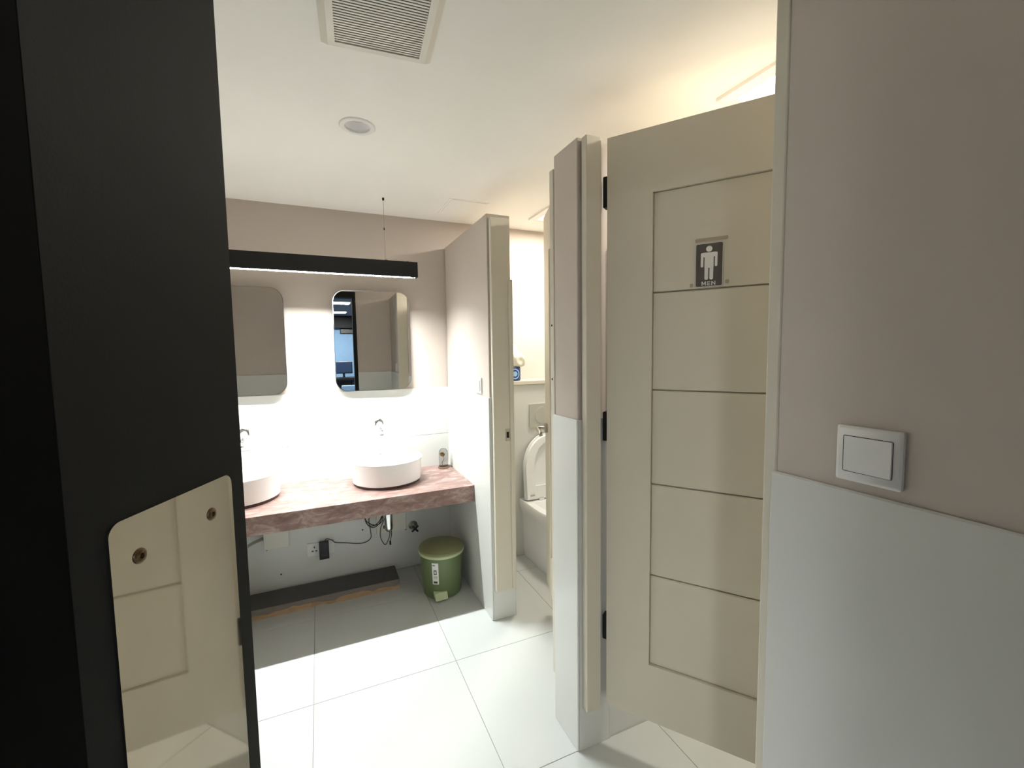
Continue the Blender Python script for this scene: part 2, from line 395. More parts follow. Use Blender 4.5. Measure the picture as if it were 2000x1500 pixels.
def stroke(x0, z0, x1, z1, w_=ST):
    d = Vector((x1-x0, z1-z0)); n = Vector((-d.y, d.x)).normalized()*w_/2
    prism_bm(bm, [(x0-n.x, z0-n.y), (x1-n.x, z1-n.y), (x1+n.x, z1+n.y), (x0+n.x, z0+n.y)], 0.0018, 0.0029, sm)
zb, zt = -0.0512-LH/2, -0.0512+LH/2
def vbar(x): stroke(x, zb, x, zt)
cx = -0.0128; vbar(cx-0.0046); vbar(cx+0.0046); stroke(cx-0.0042, zt-0.0005, cx, zb+0.0028, 0.0019); stroke(cx+0.0042, zt-0.0005, cx, zb+0.0028, 0.0019)
cx = 0.0005; vbar(cx-0.0032)
for z in (zb+ST/2, -0.0512, zt-ST/2): stroke(cx-0.0042, z, cx+0.0038, z, 0.0019)
cx = 0.0122; vbar(cx-0.0040); vbar(cx+0.0040); stroke(cx-0.0039, zt-0.0008, cx+0.0039, zb+0.0008, 0.0020)
link('lettering', fin(bm, 'lettering'), M['signwhite'], sg)
# tape remains around the sign
for k, (dx, dz, w_, h_) in enumerate(((0.005, 0.071, 0.085, 0.010), (-0.046, -0.054, 0.009, 0.011), (0.047, -0.050, 0.010, 0.011))):
    p = sc + DEX*dx
    o = prism('adhesive_residue', rrect(w_, h_, 0.003, 3), 0.0, 0.0004, basis((0, 0, 0), DEX, (0, 0, 1), DEN), M['tape'], None)
    o.location = (p.x, p.y, SZ+dz)
    tag(o, ('strip of old tape residue above the men sign', 'spot of glue left of the men sign', 'spot of glue right of the men sign')[k], 'tape residue')

# ------------------------------------------------------------------ washbasin counter, basins, taps, mirrors
CZ, CY = 0.637, 2.236
box_c = box('counter', (XL+0.001, CY, CZ-0.09), (XR-0.001, YB-0.001, CZ), M['marble'], None, 0.002)
box_c.name = 'washbasin_counter'; tag(box_c, 'thick rose marble washbasin counter', 'counter')

def basin(loc, label):
    t = thing('washbasin', label, 'washbasin', loc, 0, 'washbasins on the marble counter')
    h, R_, rb = 0.138, 0.198, 0.188
    lathe('bowl', [(0, 0.012), (rb-0.01, 0.012), (rb, 0.016), (R_-0.002, h-0.012), (R_, h-0.004), (R_-0.002, h-0.001), (R_-0.005, h), (R_-0.009, h-0.002),
                   (R_-0.013, h-0.02), (R_-0.018, 0.06), (R_-0.045, 0.036), (0.06, 0.026), (0.022, 0.024), (0, 0.024)], M['ceramic'], t, 72)
    lathe('base_ring', [(rb-0.008, 0), (rb-0.006, 0.013)], M['ring'], t, 60)  # base ring coloured dark for the shadow gap under the bowl
    lathe('drain', [(0, 0.0275), (0.02, 0.0275), (0.024, 0.0245)], M['chrome'], t, 24)
    ov = lathe('overflow_ring', [(0.007, 0.001), (0.0085, 0.003), (0.0125, 0.002), (0.0135, -0.002)], M['chrome'], t, 24, basis((-0.012, R_-0.0172, 0.108), (1, 0, 0), (0, 0, 1), (0, -1, 0)))
    lathe('overflow_hole', [(0, 0.0008), (0.0075, 0.0008), (0.0075, -0.002)], M['satin'], ov, 20, basis((-0.012, R_-0.0172, 0.108), (1, 0, 0), (0, 0, 1), (0, -1, 0)))
    return t
basin((0.33, 2.545, CZ), 'white round washbasin at the right end of the counter')
basin((-0.402, 2.545, CZ), 'white round washbasin half hidden by the charcoal door')

def tap(loc, label):
    t = thing('wall_tap', label, 'tap', loc, 0, 'wall taps above the washbasins')
    lathe('rosette', [(0, 0.016), (0.024, 0.016), (0.0285, 0.012), (0.0285, 0)], M['chrome'], t, 32, basis((0, 0, 0), (1, 0, 0), (0, 0, 1), (0, -1, 0)))
    d = Vector((0.0, -0.93, -0.36)).normalized(); ex = Vector((1, 0, 0)); ey = d.cross(ex)
    lathe('spout', [(0, 0.0), (0.0195, 0.0), (0.0195, 0.118), (0.0185, 0.122), (0.015, 0.123), (0.015, 0.116), (0, 0.116)], M['chrome'], t, 32, basis((0, -0.006, -0.002), ex, ey, d))
tap((0.318, YB, 0.942), 'chrome wall tap above the right washbasin')
tap((-0.388, YB, 0.944), 'chrome wall tap above the left washbasin')

def mirror(cx, label, rz, rxx):
    W_, H_ = 0.437, 0.588
    t = thing('wall_mirror', label, 'mirror', (cx, YB+0.008, 1.4385), rz, 'rounded mirrors over the basins')
    t.rotation_euler = (rxx, 0, rz)
    mm = basis((0, 0, 0), (1, 0, 0), (0, 0, 1), (0, -1, 0))
    prism('backing_frame', rrect(W_, H_, 0.07, 12), 0.008, 0.028, mm, M['mirror_edge'], t)
    prism('glass', rrect(W_-0.008, H_-0.008, 0.066, 12), 0.028, 0.0295, mm, M['mirror'], t)
mirror(0.3035, 'round cornered mirror showing the doorway, above the right washbasin', math.radians(-0.6), 0)
mirror(-0.3835, 'round cornered mirror partly hidden behind the charcoal door', math.radians(-0.8), 0)

# ------------------------------------------------------------------ suspended lamp bar
lx0, lx1, lz0, lz1 = -0.60, 0.518, 1.782, 1.860
lp = thing('pendant_lamp_bar', 'long black lamp bar hanging over the mirrors', 'lamp', ((lx0+lx1)/2, 2.462, lz0))
lcx = (lx0+lx1)/2; hl = (lx1-lx0)/2
bm = bmesh.new()
add_box(bm, (-hl, -0.024, -0.004), (hl, -0.021, lz1-lz0)); add_box(bm, (-hl, 0.021, -0.004), (hl, 0.024, lz1-lz0))
add_box(bm, (-hl, -0.021, 0.075), (hl, 0.021, lz1-lz0)); add_box(bm, (-hl, -0.021, -0.004), (-hl+0.003, 0.021, 0.075)); add_box(bm, (hl-0.003, -0.021, -0.004), (hl, 0.021, 0.075))
link('housing', fin(bm, 'housing'), M['blackmetal'], lp)
lv_me = None
bm = bmesh.new()
add_box(bm, (-0.0012, -0.0205, 0.0), (0.0012, 0.0205, 0.012)); lv_me = fin(bm, 'louvre')
for k in range(44):
    link('louvre', lv_me, M['louvre'], lp, (-hl+0.012+k*(2*hl-0.024)/43, 0, -0.0045))
dm = bmesh.new(); add_box(dm, (-0.008, -0.012, 0), (0.008, 0.012, 0.003)); dm = fin(dm, 'led')
for k in range(43):
    link('led_lens', dm, M['emit_lamp'], lp, (-hl+0.012+(k+0.5)*(2*hl-0.024)/43, 0.008, 0.0105))
for wx in (0.35-lcx, -0.43-lcx):
    wr = tube('suspension_wire', [(wx, 0, 0.078), (wx, 0, ZC-lz0-0.003)], 0.0013, M['satin'], lp, 6, False)
    lathe('ceiling_cup', [(0, -0.014), (0.005, -0.012), (0.006, -0.001), (0.006, 0)], M['blackmetal'], wr, 14, Matrix.Translation((wx, 0, ZC-lz0)))
    lathe('wire_gripper', [(0, 0), (0.003, 0), (0.003, 0.012), (0, 0.012)], M['blackmetal'], wr, 10, Matrix.Translation((wx, 0, 0.24)))
    lathe('wire_foot', [(0, 0.006), (0.009, 0.005), (0.011, 0)], M['blackmetal'], wr, 14, Matrix.Translation((wx+0.004, 0, 0.078)))
lathe('cable_entry', [(0, 0.006), (0.006, 0.005), (0.008, 0)], M['blackmetal'], lp, 12, Matrix.Translation((hl-0.05, 0, 0.078)))
area('lamp_light', (0, 0.006, 0.009), 2*hl-0.06, 0.018, LAMP_W, LAMP_C, math.radians(165), lp)

# ------------------------------------------------------------------ ceiling fittings
fan = thing('extractor_fan', 'square white slatted extractor fan grille on the ceiling', 'extractor fan', (0.172, 1.152, ZC), math.radians(-4.3))
FS = 0.142; GS = 0.107
bm = bmesh.new()
def sq(s, z): return [bm.verts.new((sx*s, sy*s, z)) for sx, sy in ((-1, -1), (1, -1), (1, 1), (-1, 1))]
R0, R1, R2, R3 = sq(FS, -0.0002), sq(FS, -0.006), sq(FS-0.018, -0.022), sq(GS, -0.022)
R4 = sq(GS, -0.006)
for A, B in ((R0, R1), (R1, R2), (R2, R3), (R3, R4)):
    for k in range(4): bm.faces.new((A[k], A[(k+1) % 4], B[(k+1) % 4], B[k]))
bmesh.ops.recalc_face_normals(bm, faces=bm.faces)
link('frame', fin(bm, 'frame'), M['creamplastic'], fan)
box('housing', (-GS, -GS, -0.007), (GS, GS, -0.0005), M['dark'], fan)
sm_ = bmesh.new(); add_box(sm_, (-GS, -0.0026, -0.0008), (GS, 0.0026, 0.0008)); sm_ = fin(sm_, 'slat')
for k in range(24):
    o = link('slat', sm_, M['creamplastic'], fan, (0, -GS+0.0045+k*(2*GS-0.009)/23, -0.0185)); o.rotation_euler = (0.0, 0, 0)

dl = thing('recessed_downlight', 'round white recessed downlight, unlit, on the ceiling', 'ceiling light', (DL[0], DL[1], ZC))
lathe('trim_ring', [(0.0435, 0.004), (0.0435, -0.001), (0.046, -0.004), (0.060, -0.004), (0.0635, -0.0015), (0.0635, 0.0)], M['plastic'], dl, 48)
lathe('reflector', [(0.0435, 0.004), (0.037, 0.018), (0.0305, 0.028)], M['canin'], dl, 48)
lathe('lens_ring', [(0.0305, 0.028), (0.028, 0.026), (0.026, 0.029)], M['plastic'], dl, 40)
lathe('lens', [(0, 0.033), (0.027, 0.030)], M['canin'], dl, 40)

ap = thing('access_panel', 'flush square access panel on the ceiling above the basin corner', 'ceiling panel', (0.795, 2.47, ZC))
prism('panel_frame', rrect(0.226, 0.272, 0.003, 3), 0.0, 0.0022, basis((0, 0, 0), (1, 0, 0), (0, -1, 0), (0, 0, -1)), M['ceil'], ap)
prism('panel', rrect(0.206, 0.252, 0.003, 3), 0.0022, 0.0042, basis((0, 0, 0), (1, 0, 0), (0, -1, 0), (0, 0, -1)), M['ceil'], ap)

def panel_light(cx, cy, label):
    t = thing('stall_panel_light', label, 'ceiling light', (cx, cy, ZC), 0, 'panel lights over the stalls')
    S_, I_ = 0.155, 0.115
    bm = bmesh.new()
    def sq(s, z): return [bm.verts.new((sx*s, sy*s, z)) for sx, sy in ((-1, -1), (1, -1), (1, 1), (-1, 1))]
    a, b_, c, d = sq(S_, -0.0002), sq(S_, -0.012), sq(I_, -0.016), sq(I_, -0.004)
    for A, B in ((a, b_), (b_, c), (c, d)):
        for k in range(4): bm.faces.new((A[k], A[(k+1) % 4], B[(k+1) % 4], B[k]))
    link('frame', fin(bm, 'frame'), M['plastic'], t)
    box('diffuser', (-I_, -I_, -0.006), (I_, I_, -0.0005), M['emit_stall'], t)
    area('stall_light', (0, 0, -0.018), 0.2, 0.2, STALL_W, STALL_C, math.pi, t)
panel_light(1.388, 2.355, 'square panel light on the ceiling over the toilet')
panel_light(1.394, 0.952, 'square panel light on the ceiling over the men stall')

def lobby_light(cy, label, cx=0.27):
    t = thing('lobby_ceiling_light', label, 'ceiling light', (cx, cy, 2.22), 0, 'lobby ceiling lights')
    box('frame', (-0.16, -0.16, -0.006), (0.16, 0.16, -0.0002), M['plastic'], t, 0.001, 1)
    box('diffuser', (-0.14, -0.14, -0.010), (0.14, 0.14, -0.0061), M['emit_lobby'], t, 0.001, 1)
    area('lobby_light', (0, 0, -0.013), 0.26, 0.26, OUT_W, OUT_C, math.pi, t)
lobby_light(-2.5, 'upper of the two lobby lights reflected in the mirror')
lobby_light(-4.3, 'lower of the two lobby lights reflected in the mirror')
lobby_light(-1.6, 'added lobby ceiling light, unseen, brightening the men door', -1.0)  # unseen second row, added to brighten the men door through the doorway
lobby_light(-4.3, 'added lobby ceiling light, unseen, far from the entrance', -1.0)  # far lamp of the added row, extra light for the lobby

# ------------------------------------------------------------------ switches
def switch(loc, w_, h, label, name='light_switch'):
    t = thing(name, label, 'switch', loc, 0, 'white light switches')
    mm = basis((0, 0, 0), (0, -1, 0), (0, 0, 1), (-1, 0, 0))
    bm = bmesh.new(); o = rrect(w_, h, 0.003, 3); i = rrect(w_-0.006, h-0.006, 0.003, 3); n = len(o)
    A = [bm.verts.new(mm @ Vector((p[0], p[1], 0))) for p in o]; B = [bm.verts.new(mm @ Vector((p[0], p[1], 0.006))) for p in o]; C_ = [bm.verts.new(mm @ Vector((p[0], p[1], 0.0085))) for p in i]
    for P, Q in ((A, B), (B, C_)):
        for k in range(n): bm.faces.new((P[k], P[(k+1) % n], Q[(k+1) % n], Q[k]))
    bm.faces.new(C_); bm.faces.new(list(reversed(A)))
    o_ = link('cover_plate', fin(bm, 'cover_plate'), M['plastic'], t); auto(o_, 40)
    prism('shadow_gap', rrect(w_*0.745+0.0016, h*0.64+0.0016, 0.002, 3), 0.0080, 0.0087, mm, M['ink'], t)
    bm = bmesh.new(); rw, rh = w_*0.745, h*0.64
    v = [(-rw/2, -rh/2), (rw/2, -rh/2), (rw/2, rh/2), (-rw/2, rh/2)]
    A = [bm.verts.new(mm @ Vector((p[0], p[1], 0.0080))) for p in v]
    B = [bm.verts.new(mm @ Vector((p[0]*0.985, p[1]*0.985, 0.0090 if p[0] < 0 else 0.0115))) for p in v]
    for k in range(4): bm.faces.new((A[k], A[(k+1) % 4], B[(k+1) % 4], B[k]))
    bm.faces.new(B)
    link('rocker', fin(bm, 'rocker'), M['plastic'], t)
switch((XR+T, 0.3785, 1.2005), 0.0865, 0.086, 'large white rocker switch on the near mauve wall')
switch((XR+T, 2.140, 1.192), 0.086, 0.082, 'small white switch on the mauve wall right of the mirrors')

# ------------------------------------------------------------------ under the counter
bn = thing('pedal_bin', 'olive green plastic pedal bin under the counter', 'bin', (0.597, 2.40, 0))
lathe('bucket', [(0, 0.006), (0.098, 0.006), (0.104, 0.0), (0.107, 0.004), (0.108, 0.02), (0.121, 0.236), (0.118, 0.238), (0.104, 0.03), (0, 0.02)], M['bin'], bn, 64)
lathe('rim', [(0.119, 0.232), (0.128, 0.234), (0.1305, 0.240), (0.1305, 0.246), (0.127, 0.2495), (0.119, 0.248)], M['binpale'], bn, 64)
lathe('lid', [(0.128, 0.2495), (0.1285, 0.256), (0.124, 0.262), (0.116, 0.263), (0.110, 0.267), (0.09, 0.274), (0.05, 0.280), (0, 0.282)], M['binlid'], bn, 64)
pd = box('pedal', (-0.072, -0.137, 0.012), (-0.002, -0.098, 0.046), M['binpale'], bn, 0.004)
for v in pd.data.vertices:
    if v.co.z > 0.03: v.co.y += 0.018
a0 = math.radians(238)
def on_bin(a, z): r_ = 0.1085+(z-0.02)*(0.013/0.216)+0.0008; return Vector((r_*math.cos(a), r_*math.sin(a), z))
def bin_patch(name, a1, a2, z0, z1, off, material, parent):
    bm = bmesh.new(); n = 6
    A = [[bm.verts.new(on_bin(a1+(a2-a1)*k/n, z)*1.0 + Vector((math.cos(a1+(a2-a1)*k/n), math.sin(a1+(a2-a1)*k/n), 0))*off) for k in range(n+1)] for z in (z0, z1)]
    for k in range(n): bm.faces.new((A[0][k], A[0][k+1], A[1][k+1], A[1][k]))
    return link(name, fin(bm, name), material, parent)
lb = bin_patch('paper_label', a0-0.155, a0+0.155, 0.088, 0.212, 0.0, M['paper'], bn)
bm = None
bin_patch('print_heading', a0-0.13, a0+0.0, 0.196, 0.201, 0.0005, M['ink'], lb)
bin_patch('print_picture', a0-0.075, a0+0.065, 0.145, 0.171, 0.0005, M['ink'], lb)
bin_patch('print_picture_gap', a0-0.035, a0+0.025, 0.150, 0.166, 0.0009, M['paper'], lb)
for k in range(3): bin_patch('print_line', a0-0.1, a0+0.1, 0.122+0.006*k, 0.1235+0.006*k, 0.0005, M['ink'], lb)
bin_patch('print_code', a0-0.1, a0+0.09, 0.094, 0.106, 0.0005, M['ink'], lb)

# loose plinth board lying along the wall
px0, px1, py0, py1 = -0.80, 0.374, 2.515, 2.690
pk = thing('plinth_board', 'charcoal topped chipped wooden board lying along the wall', 'board', ((px0+px1)/2, (py0+py1)/2, 0))
pcx_, pcy_ = (px0+px1)/2, (py0+py1)/2
bm = bmesh.new(); N = 40; top, mid, bot = [], [], []
bm2 = bmesh.new(); lo = []
for k in range(N+1):
    x = px0+(px1-px0)*k/N-pcx_
    zs = 0.027+0.004*math.sin(k*0.61+1)+random.uniform(-0.005, 0.005)*(1 if k % 7 else 2)
    yy = py0-pcy_+random.uniform(-0.001, 0.001)
    top.append(bm.verts.new((x, yy, 0.054))); mid.append(bm.verts.new((x, yy-0.002, zs)))
    yl = yy+0.003+(0.012 if k in (25, 26) else 0)
    lo.append((bm2.verts.new((x, yl, zs+0.003)), bm2.verts.new((x, yl-0.002, 0.0)), bm2.verts.new((x, py1-pcy_, 0.0)), bm2.verts.new((x, py1-pcy_, zs+0.003))))
    bot.append((bm.verts.new((x, py1-pcy_, 0.054)), bm.verts.new((x, py1-pcy_, zs))))
for k in range(N):
    bm.faces.new((mid[k], mid[k+1], top[k+1], top[k])); bm.faces.new((bot[k][0], bot[k+1][0], bot[k+1][1], bot[k][1])); bm.faces.new((bot[k][1], bot[k+1][1], mid[k+1], mid[k]))
    bm.faces.new((top[k], top[k+1], bot[k+1][0], bot[k][0]))
    for q in range(4): bm2.faces.new((lo[k][q], lo[k][(q+1) % 4], lo[k+1][(q+1) % 4], lo[k+1][q]))
for k in (0, N): bm.faces.new((top[k], mid[k], bot[k][1], bot[k][0])); bm2.faces.new(lo[k])
link('laminate_layer', fin(bm, 'laminate_layer'), M['slate_edge'], pk)
box('top_sheet', (px0-pcx_+0.001, py0-pcy_+0.002, 0.0542), (px1-pcx_-0.001, py1-pcy_-0.001, 0.0565), M['slate'], pk, 0.0008, 1)
link('wooden_core', fin(bm2, 'wooden_core'), M['wood'], pk)

# trap with its wall cover
tr = thing('basin_trap', 'chrome bottle trap under the right washbasin', 'pipe', (0.330, 2.56, CZ-0.09))
lathe('bottle', [(0, -0.212), (0.015, -0.212), (0.0215, -0.204), (0.0235, -0.196), (0.0235, -0.1), (0.0275, -0.096), (0.0275, -0.075), (0.0235, -0.07), (0.0235, -0.03), (0.028, -0.028), (0.028, -0.012), (0.018, -0.008), (0.016, 0)], M['chrome'], tr, 32)
tube('outlet_pipe', [(0, 0.02, -0.05), (0, 0.09, -0.05), (0, YB-2.56-0.012, -0.05)], 0.015, M['chrome'], tr, 16)
cv = box('pipe_cover', (0.279, YB-0.010, 0.252), (0.46, YB-0.0005, 0.50), M['creamplastic'], None, 0.003)
tag(cv, 'pale square cover on the wall behind the chrome trap', 'cover')
cv2 = box('pipe_cover', (-0.326, YB-0.024, 0.276), (-0.2, YB-0.0005, 0.50), M['creamplastic'], None, 0.003)
tag(cv2, 'pale square cover on the wall under the left washbasin', 'cover')
wp = thing('waste_pipe', 'grey waste pipe entering the wall under the left washbasin', 'pipe', (-0.402, 2.56, CZ-0.09))
lathe('bottle', [(0, -0.212), (0.015, -0.212), (0.0215, -0.204), (0.0235, -0.196), (0.0235, -0.1), (0.0275, -0.096), (0.0275, -0.075), (0.0235, -0.07), (0.0235, -0.03), (0.028, -0.028), (0.028, -0.012), (0.018, -0.008), (0.016, 0)], M['chrome'], wp, 32)
tube('outlet_pipe', [(0, 0, -0.18), (0.03, 0.12, -0.2), (0.075, 0.182, -0.206)], 0.0085, M['satin'], wp, 12)
vl = thing('angle_valve', 'dark chrome angle valve with a cross handle on the wall', 'valve', (0.505, YB, 0.268))
vm = basis((0, 0, 0), (1, 0, 0), (0, 0, 1), (0, -1, 0))
lathe('rosette', [(0, 0.008), (0.02, 0.008), (0.027, 0.003), (0.028, 0)], M['satin'], vl, 28, vm)
lathe('body', [(0, 0.06), (0.012, 0.058), (0.013, 0.045), (0.011, 0.04), (0.011, 0.006), (0, 0.006)], M['satin'], vl, 20, vm)
for k in range(2):
    a = math.radians(40+90*k); d = Vector((math.cos(a), 0, math.sin(a)))*0.026
    tube('handle_bar', [Vector((0, -0.064, 0))-d, Vector((0, -0.066, 0)), Vector((0, -0.064, 0))+d], 0.006, M['blackplastic'], vl, 10)

# socket, adapter, cables
so = thing('wall_socket', 'white double wall socket under the counter', 'socket', (-0.036, YB, 0.226))
mm = basis((0, 0, 0), (1, 0, 0), (0, 0, 1), (0, -1, 0))
prism('faceplate', rrect(0.147, 0.076, 0.004, 4), 0.0, 0.009, mm, M['plastic'], so)
for dx, dz, w_, h_ in ((-0.036, 0.014, 0.006, 0.010), (-0.046, -0.009, 0.010, 0.006), (-0.026, -0.009, 0.010, 0.006)):
    prism('socket_hole', [(p[0]+dx, p[1]+dz) for p in rrect(w_, h_, 0.0008, 2)], 0.0085, 0.0094, mm, M['dark'], so)
prism('rocker', [(p[0]+0.055, p[1]+0.012) for p in rrect(0.014, 0.022, 0.001, 2)], 0.0085, 0.0115, mm, M['plastic'], so)
ad = thing('power_adapter', 'black power adapter plugged into the white wall socket', 'adapter', (-0.020, YB-0.0096, 0.221))
prism('body', rrect(0.053, 0.098, 0.004, 4), 0.0002, 0.034, mm, M['blackplastic'], ad)
prism('rating_label', [(p[0], p[1]-0.02) for p in rrect(0.034, 0.03, 0.002, 2)], 0.034, 0.0343, mm, M['ink'], ad)
cb = tube('adapter_cable', [(-0.020, YB-0.03, 0.268), (-0.005, YB-0.028, 0.285), (0.022, YB-0.022, 0.272), (0.045, YB-0.012, 0.247), (0.10, YB-0.006, 0.232), (0.17, YB-0.006, 0.214), (0.215, YB-0.006, 0.215),
      (0.245, YB-0.008, 0.238), (0.243, YB-0.012, 0.29), (0.236, YB-0.03, 0.36), (0.25, YB-0.06, 0.44)], 0.0024, M['cable'])
tag(cb, 'thin black cable running from the adapter along the wall', 'cable')
pts = []
for k in range(34):
    a = k/33*math.pi*2*2.6
    pts.append((0.262+0.05*math.sin(a)+0.004*math.sin(k), YB-0.075+0.022*math.cos(a*0.5)+k*0.0006, 0.375+0.045*math.cos(a)+0.006*math.sin(k*0.7)))
tag(tube('coiled_cable', pts, 0.0027, M['cable']), 'coil of black cable hanging beside the chrome trap', 'cable')
hg = thing('hanging_cable', 'looped black cable with a plug dangling below the chrome trap', 'cable', (0.318, 2.66, 0.30))
tube('cord', [(0.012, 0, 0.14), (0.0, 0, 0.07), (-0.022, 0, 0.02), (-0.024, 0, -0.04), (0.0, 0, -0.088), (0.022, 0, -0.055), (0.03, 0, -0.015), (0.016, 0, 0.022), (0.004, 0, 0.028)], 0.0024, M['cable'], hg)
tube('cord', [(0.004, 0.004, 0.028), (0.034, 0.004, 0.012), (0.04, 0.004, -0.03), (0.031, 0.004, -0.075)], 0.0022, M['cable'], hg)
box('connector', (-0.007, -0.006, 0.012), (0.010, 0.008, 0.030), M['blackplastic'], hg, 0.003)
box('plug', (0.026, -0.002, -0.096), (0.036, 0.009, -0.072), M['blackplastic'], hg, 0.002)
for k, (hx, hz) in enumerate(((-0.251, 0.112), (0.199, 0.292), (-0.315, 0.276-0.008), (0.458, 0.248))):
    o = lathe('wall_screw', [(0, 0.003), (0.003, 0.003), (0.0045, 0.0)], M['dark'], None, 12, basis((0, 0, 0), (1, 0, 0), (0, 0, 1), (0, -1, 0)))
    o.location = (hx, YB, hz)
    tag(o, ('dark screw hole low in the wall above the plinth board', 'dark screw plug in the wall left of the chrome trap', 'dark screw plug under the left wall cover', 'dark screw plug under the right wall cover')[k], 'screw')

# ------------------------------------------------------------------ glass dome ornament
dm = thing('glass_dome', 'small glass dome with a golden rose on the counter corner', 'ornament', (0.694, 2.672, CZ))
lathe('base', [(0, 0.0), (0.035, 0.0), (0.036, 0.004), (0.033, 0.010), (0, 0.010)], M['darkwood'], dm, 32)
lathe('dome', [(0.029, 0.0102), (0.029, 0.09), (0.026, 0.108), (0.016, 0.121), (0, 0.126), (0, 0.1245), (0.015, 0.1195), (0.0248, 0.107), (0.0278, 0.09), (0.0278, 0.0102)], M['glass'], dm, 40)
st = tube('rose_stem', [(0.0, 0, 0.01), (-0.006, 0.002, 0.035), (0.004, 0, 0.058), (-0.006, 0, 0.082)], 0.0018, M['gold'], dm, 8)
for k in range(9):
    a = k*2.4; r_ = 0.004+0.0012*k; zc = 0.092-0.0012*k
    bm = bmesh.new()
    c = Vector((-0.006+r_*math.cos(a)*0.6, r_*math.sin(a)*0.6, zc)); tdir = Vector((-math.sin(a), math.cos(a), 0)); od = Vector((math.cos(a), math.sin(a), 0))
    v = [bm.verts.new(c-tdir*0.006-Vector((0, 0, 0.008))), bm.verts.new(c+tdir*0.006-Vector((0, 0, 0.008))), bm.verts.new(c+tdir*0.009+od*0.003+Vector((0, 0, 0.004))), bm.verts.new(c+od*0.006+Vector((0, 0, 0.009))), bm.verts.new(c-tdir*0.009+od*0.003+Vector((0, 0, 0.004)))]
    bm.faces.new(v); bmesh.ops.solidify(bm, geom=bm.faces[:], thickness=0.0012)
    link('petal', fin(bm, 'petal'), M['gold'], dm)
for k, (dx, dz, s) in enumerate(((0.010, 0.04, 1), (-0.014, 0.05, -1), (0.008, 0.016, 1), (-0.012, 0.02, -1))):
    bm = bmesh.new()
    v = [bm.verts.new((dx-s*0.008, 0, dz)), bm.verts.new((dx, -0.006, dz+0.004)), bm.verts.new((dx+s*0.008, 0.002, dz+0.009)), bm.verts.new((dx, 0.007, dz+0.003))]
    bm.faces.new(v); bmesh.ops.solidify(bm, geom=bm.faces[:], thickness=0.001)
    link('leaf', fin(bm, 'leaf'), M['gold'], dm)

# ------------------------------------------------------------------ toilet stall
YC = 2.585
cis = struct(box('trim_7', (XR+0.136, YC, 0), (XS-0.009, YB-0.001, 1.146), M['walltile'], None, 0.002), 'boxed-in cistern wall behind the toilet')
ld = box('ledge', (XR+0.136, YC-0.012, 1.1465), (XS-0.009, YB-0.001, 1.172), M['frame'], cis, 0.003)
fp = thing('flush_plate', 'grey square flush plate on the wall above the toilet', 'flush plate', (1.372, YC, 0.937))
mm = basis((0, 0, 0), (1, 0, 0), (0, 0, 1), (0, -1, 0))
prism('plate', rrect(0.23, 0.158, 0.006, 4), 0.0, 0.010, mm, M['flush'], fp)
prism('button', [(0.055*math.cos(k*math.pi/20)-0.02, 0.055*math.sin(k*math.pi/20)) for k in range(40)], 0.0098, 0.0125, mm, M['flush'], fp)
prism('button', [(0.03*math.cos(k*math.pi/20)+0.07, 0.03*math.sin(k*math.pi/20)) for k in range(40)], 0.0098, 0.0128, mm, M['flush'], fp)

TX = 1.372
to = thing('toilet', 'white floor-standing toilet with its lid raised', 'toilet', (TX, YC, 0))
def dshape(w_, L, n=24, sq_=0.75):             # straight sides at the wall, round front; local y runs to -L
    o = []
    for k in range(n+1):
        a = math.pi*k/n
        o.append((w_/2*math.cos(a), -L*sq_*0.5-(L-L*sq_*0.5)*math.sin(a)))
    return [(w_/2, -0.001)]+o+[(-w_/2, -0.001)]
def loft(name, secs, material, parent, cap0=True, cap1=True):
    bm = bmesh.new(); rings = [[bm.verts.new((p[0], p[1], z)) for p in o] for o, z in secs]
    n = len(rings[0])
    for i in range(len(rings)-1):
        for k in range(n): bm.faces.new((rings[i][k], rings[i][(k+1) % n], rings[i+1][(k+1) % n], rings[i+1][k]))
    if cap0: bm.faces.new(list(reversed(rings[0])))
    if cap1: bm.faces.new(rings[-1])
    o = link(name, fin(bm, name), material, parent); auto(o, 40); return o
def inner(w_, L, y0): return [(p[0], min(p[1], -y0)) for p in dshape(w_, L)]
loft('pan', [(dshape(0.32, 0.50), 0.0), (dshape(0.325, 0.505), 0.02), (dshape(0.335, 0.53), 0.2), (dshape(0.35, 0.545), 0.30), (dshape(0.385, 0.56), 0.335), (dshape(0.39, 0.565), 0.385), (dshape(0.38, 0.56), 0.392),
             (inner(0.29, 0.52, 0.12), 0.392), (inner(0.26, 0.49, 0.14), 0.36), (inner(0.18, 0.42, 0.2), 0.25), (inner(0.1, 0.34, 0.24), 0.2)], M['ceramic'], to)
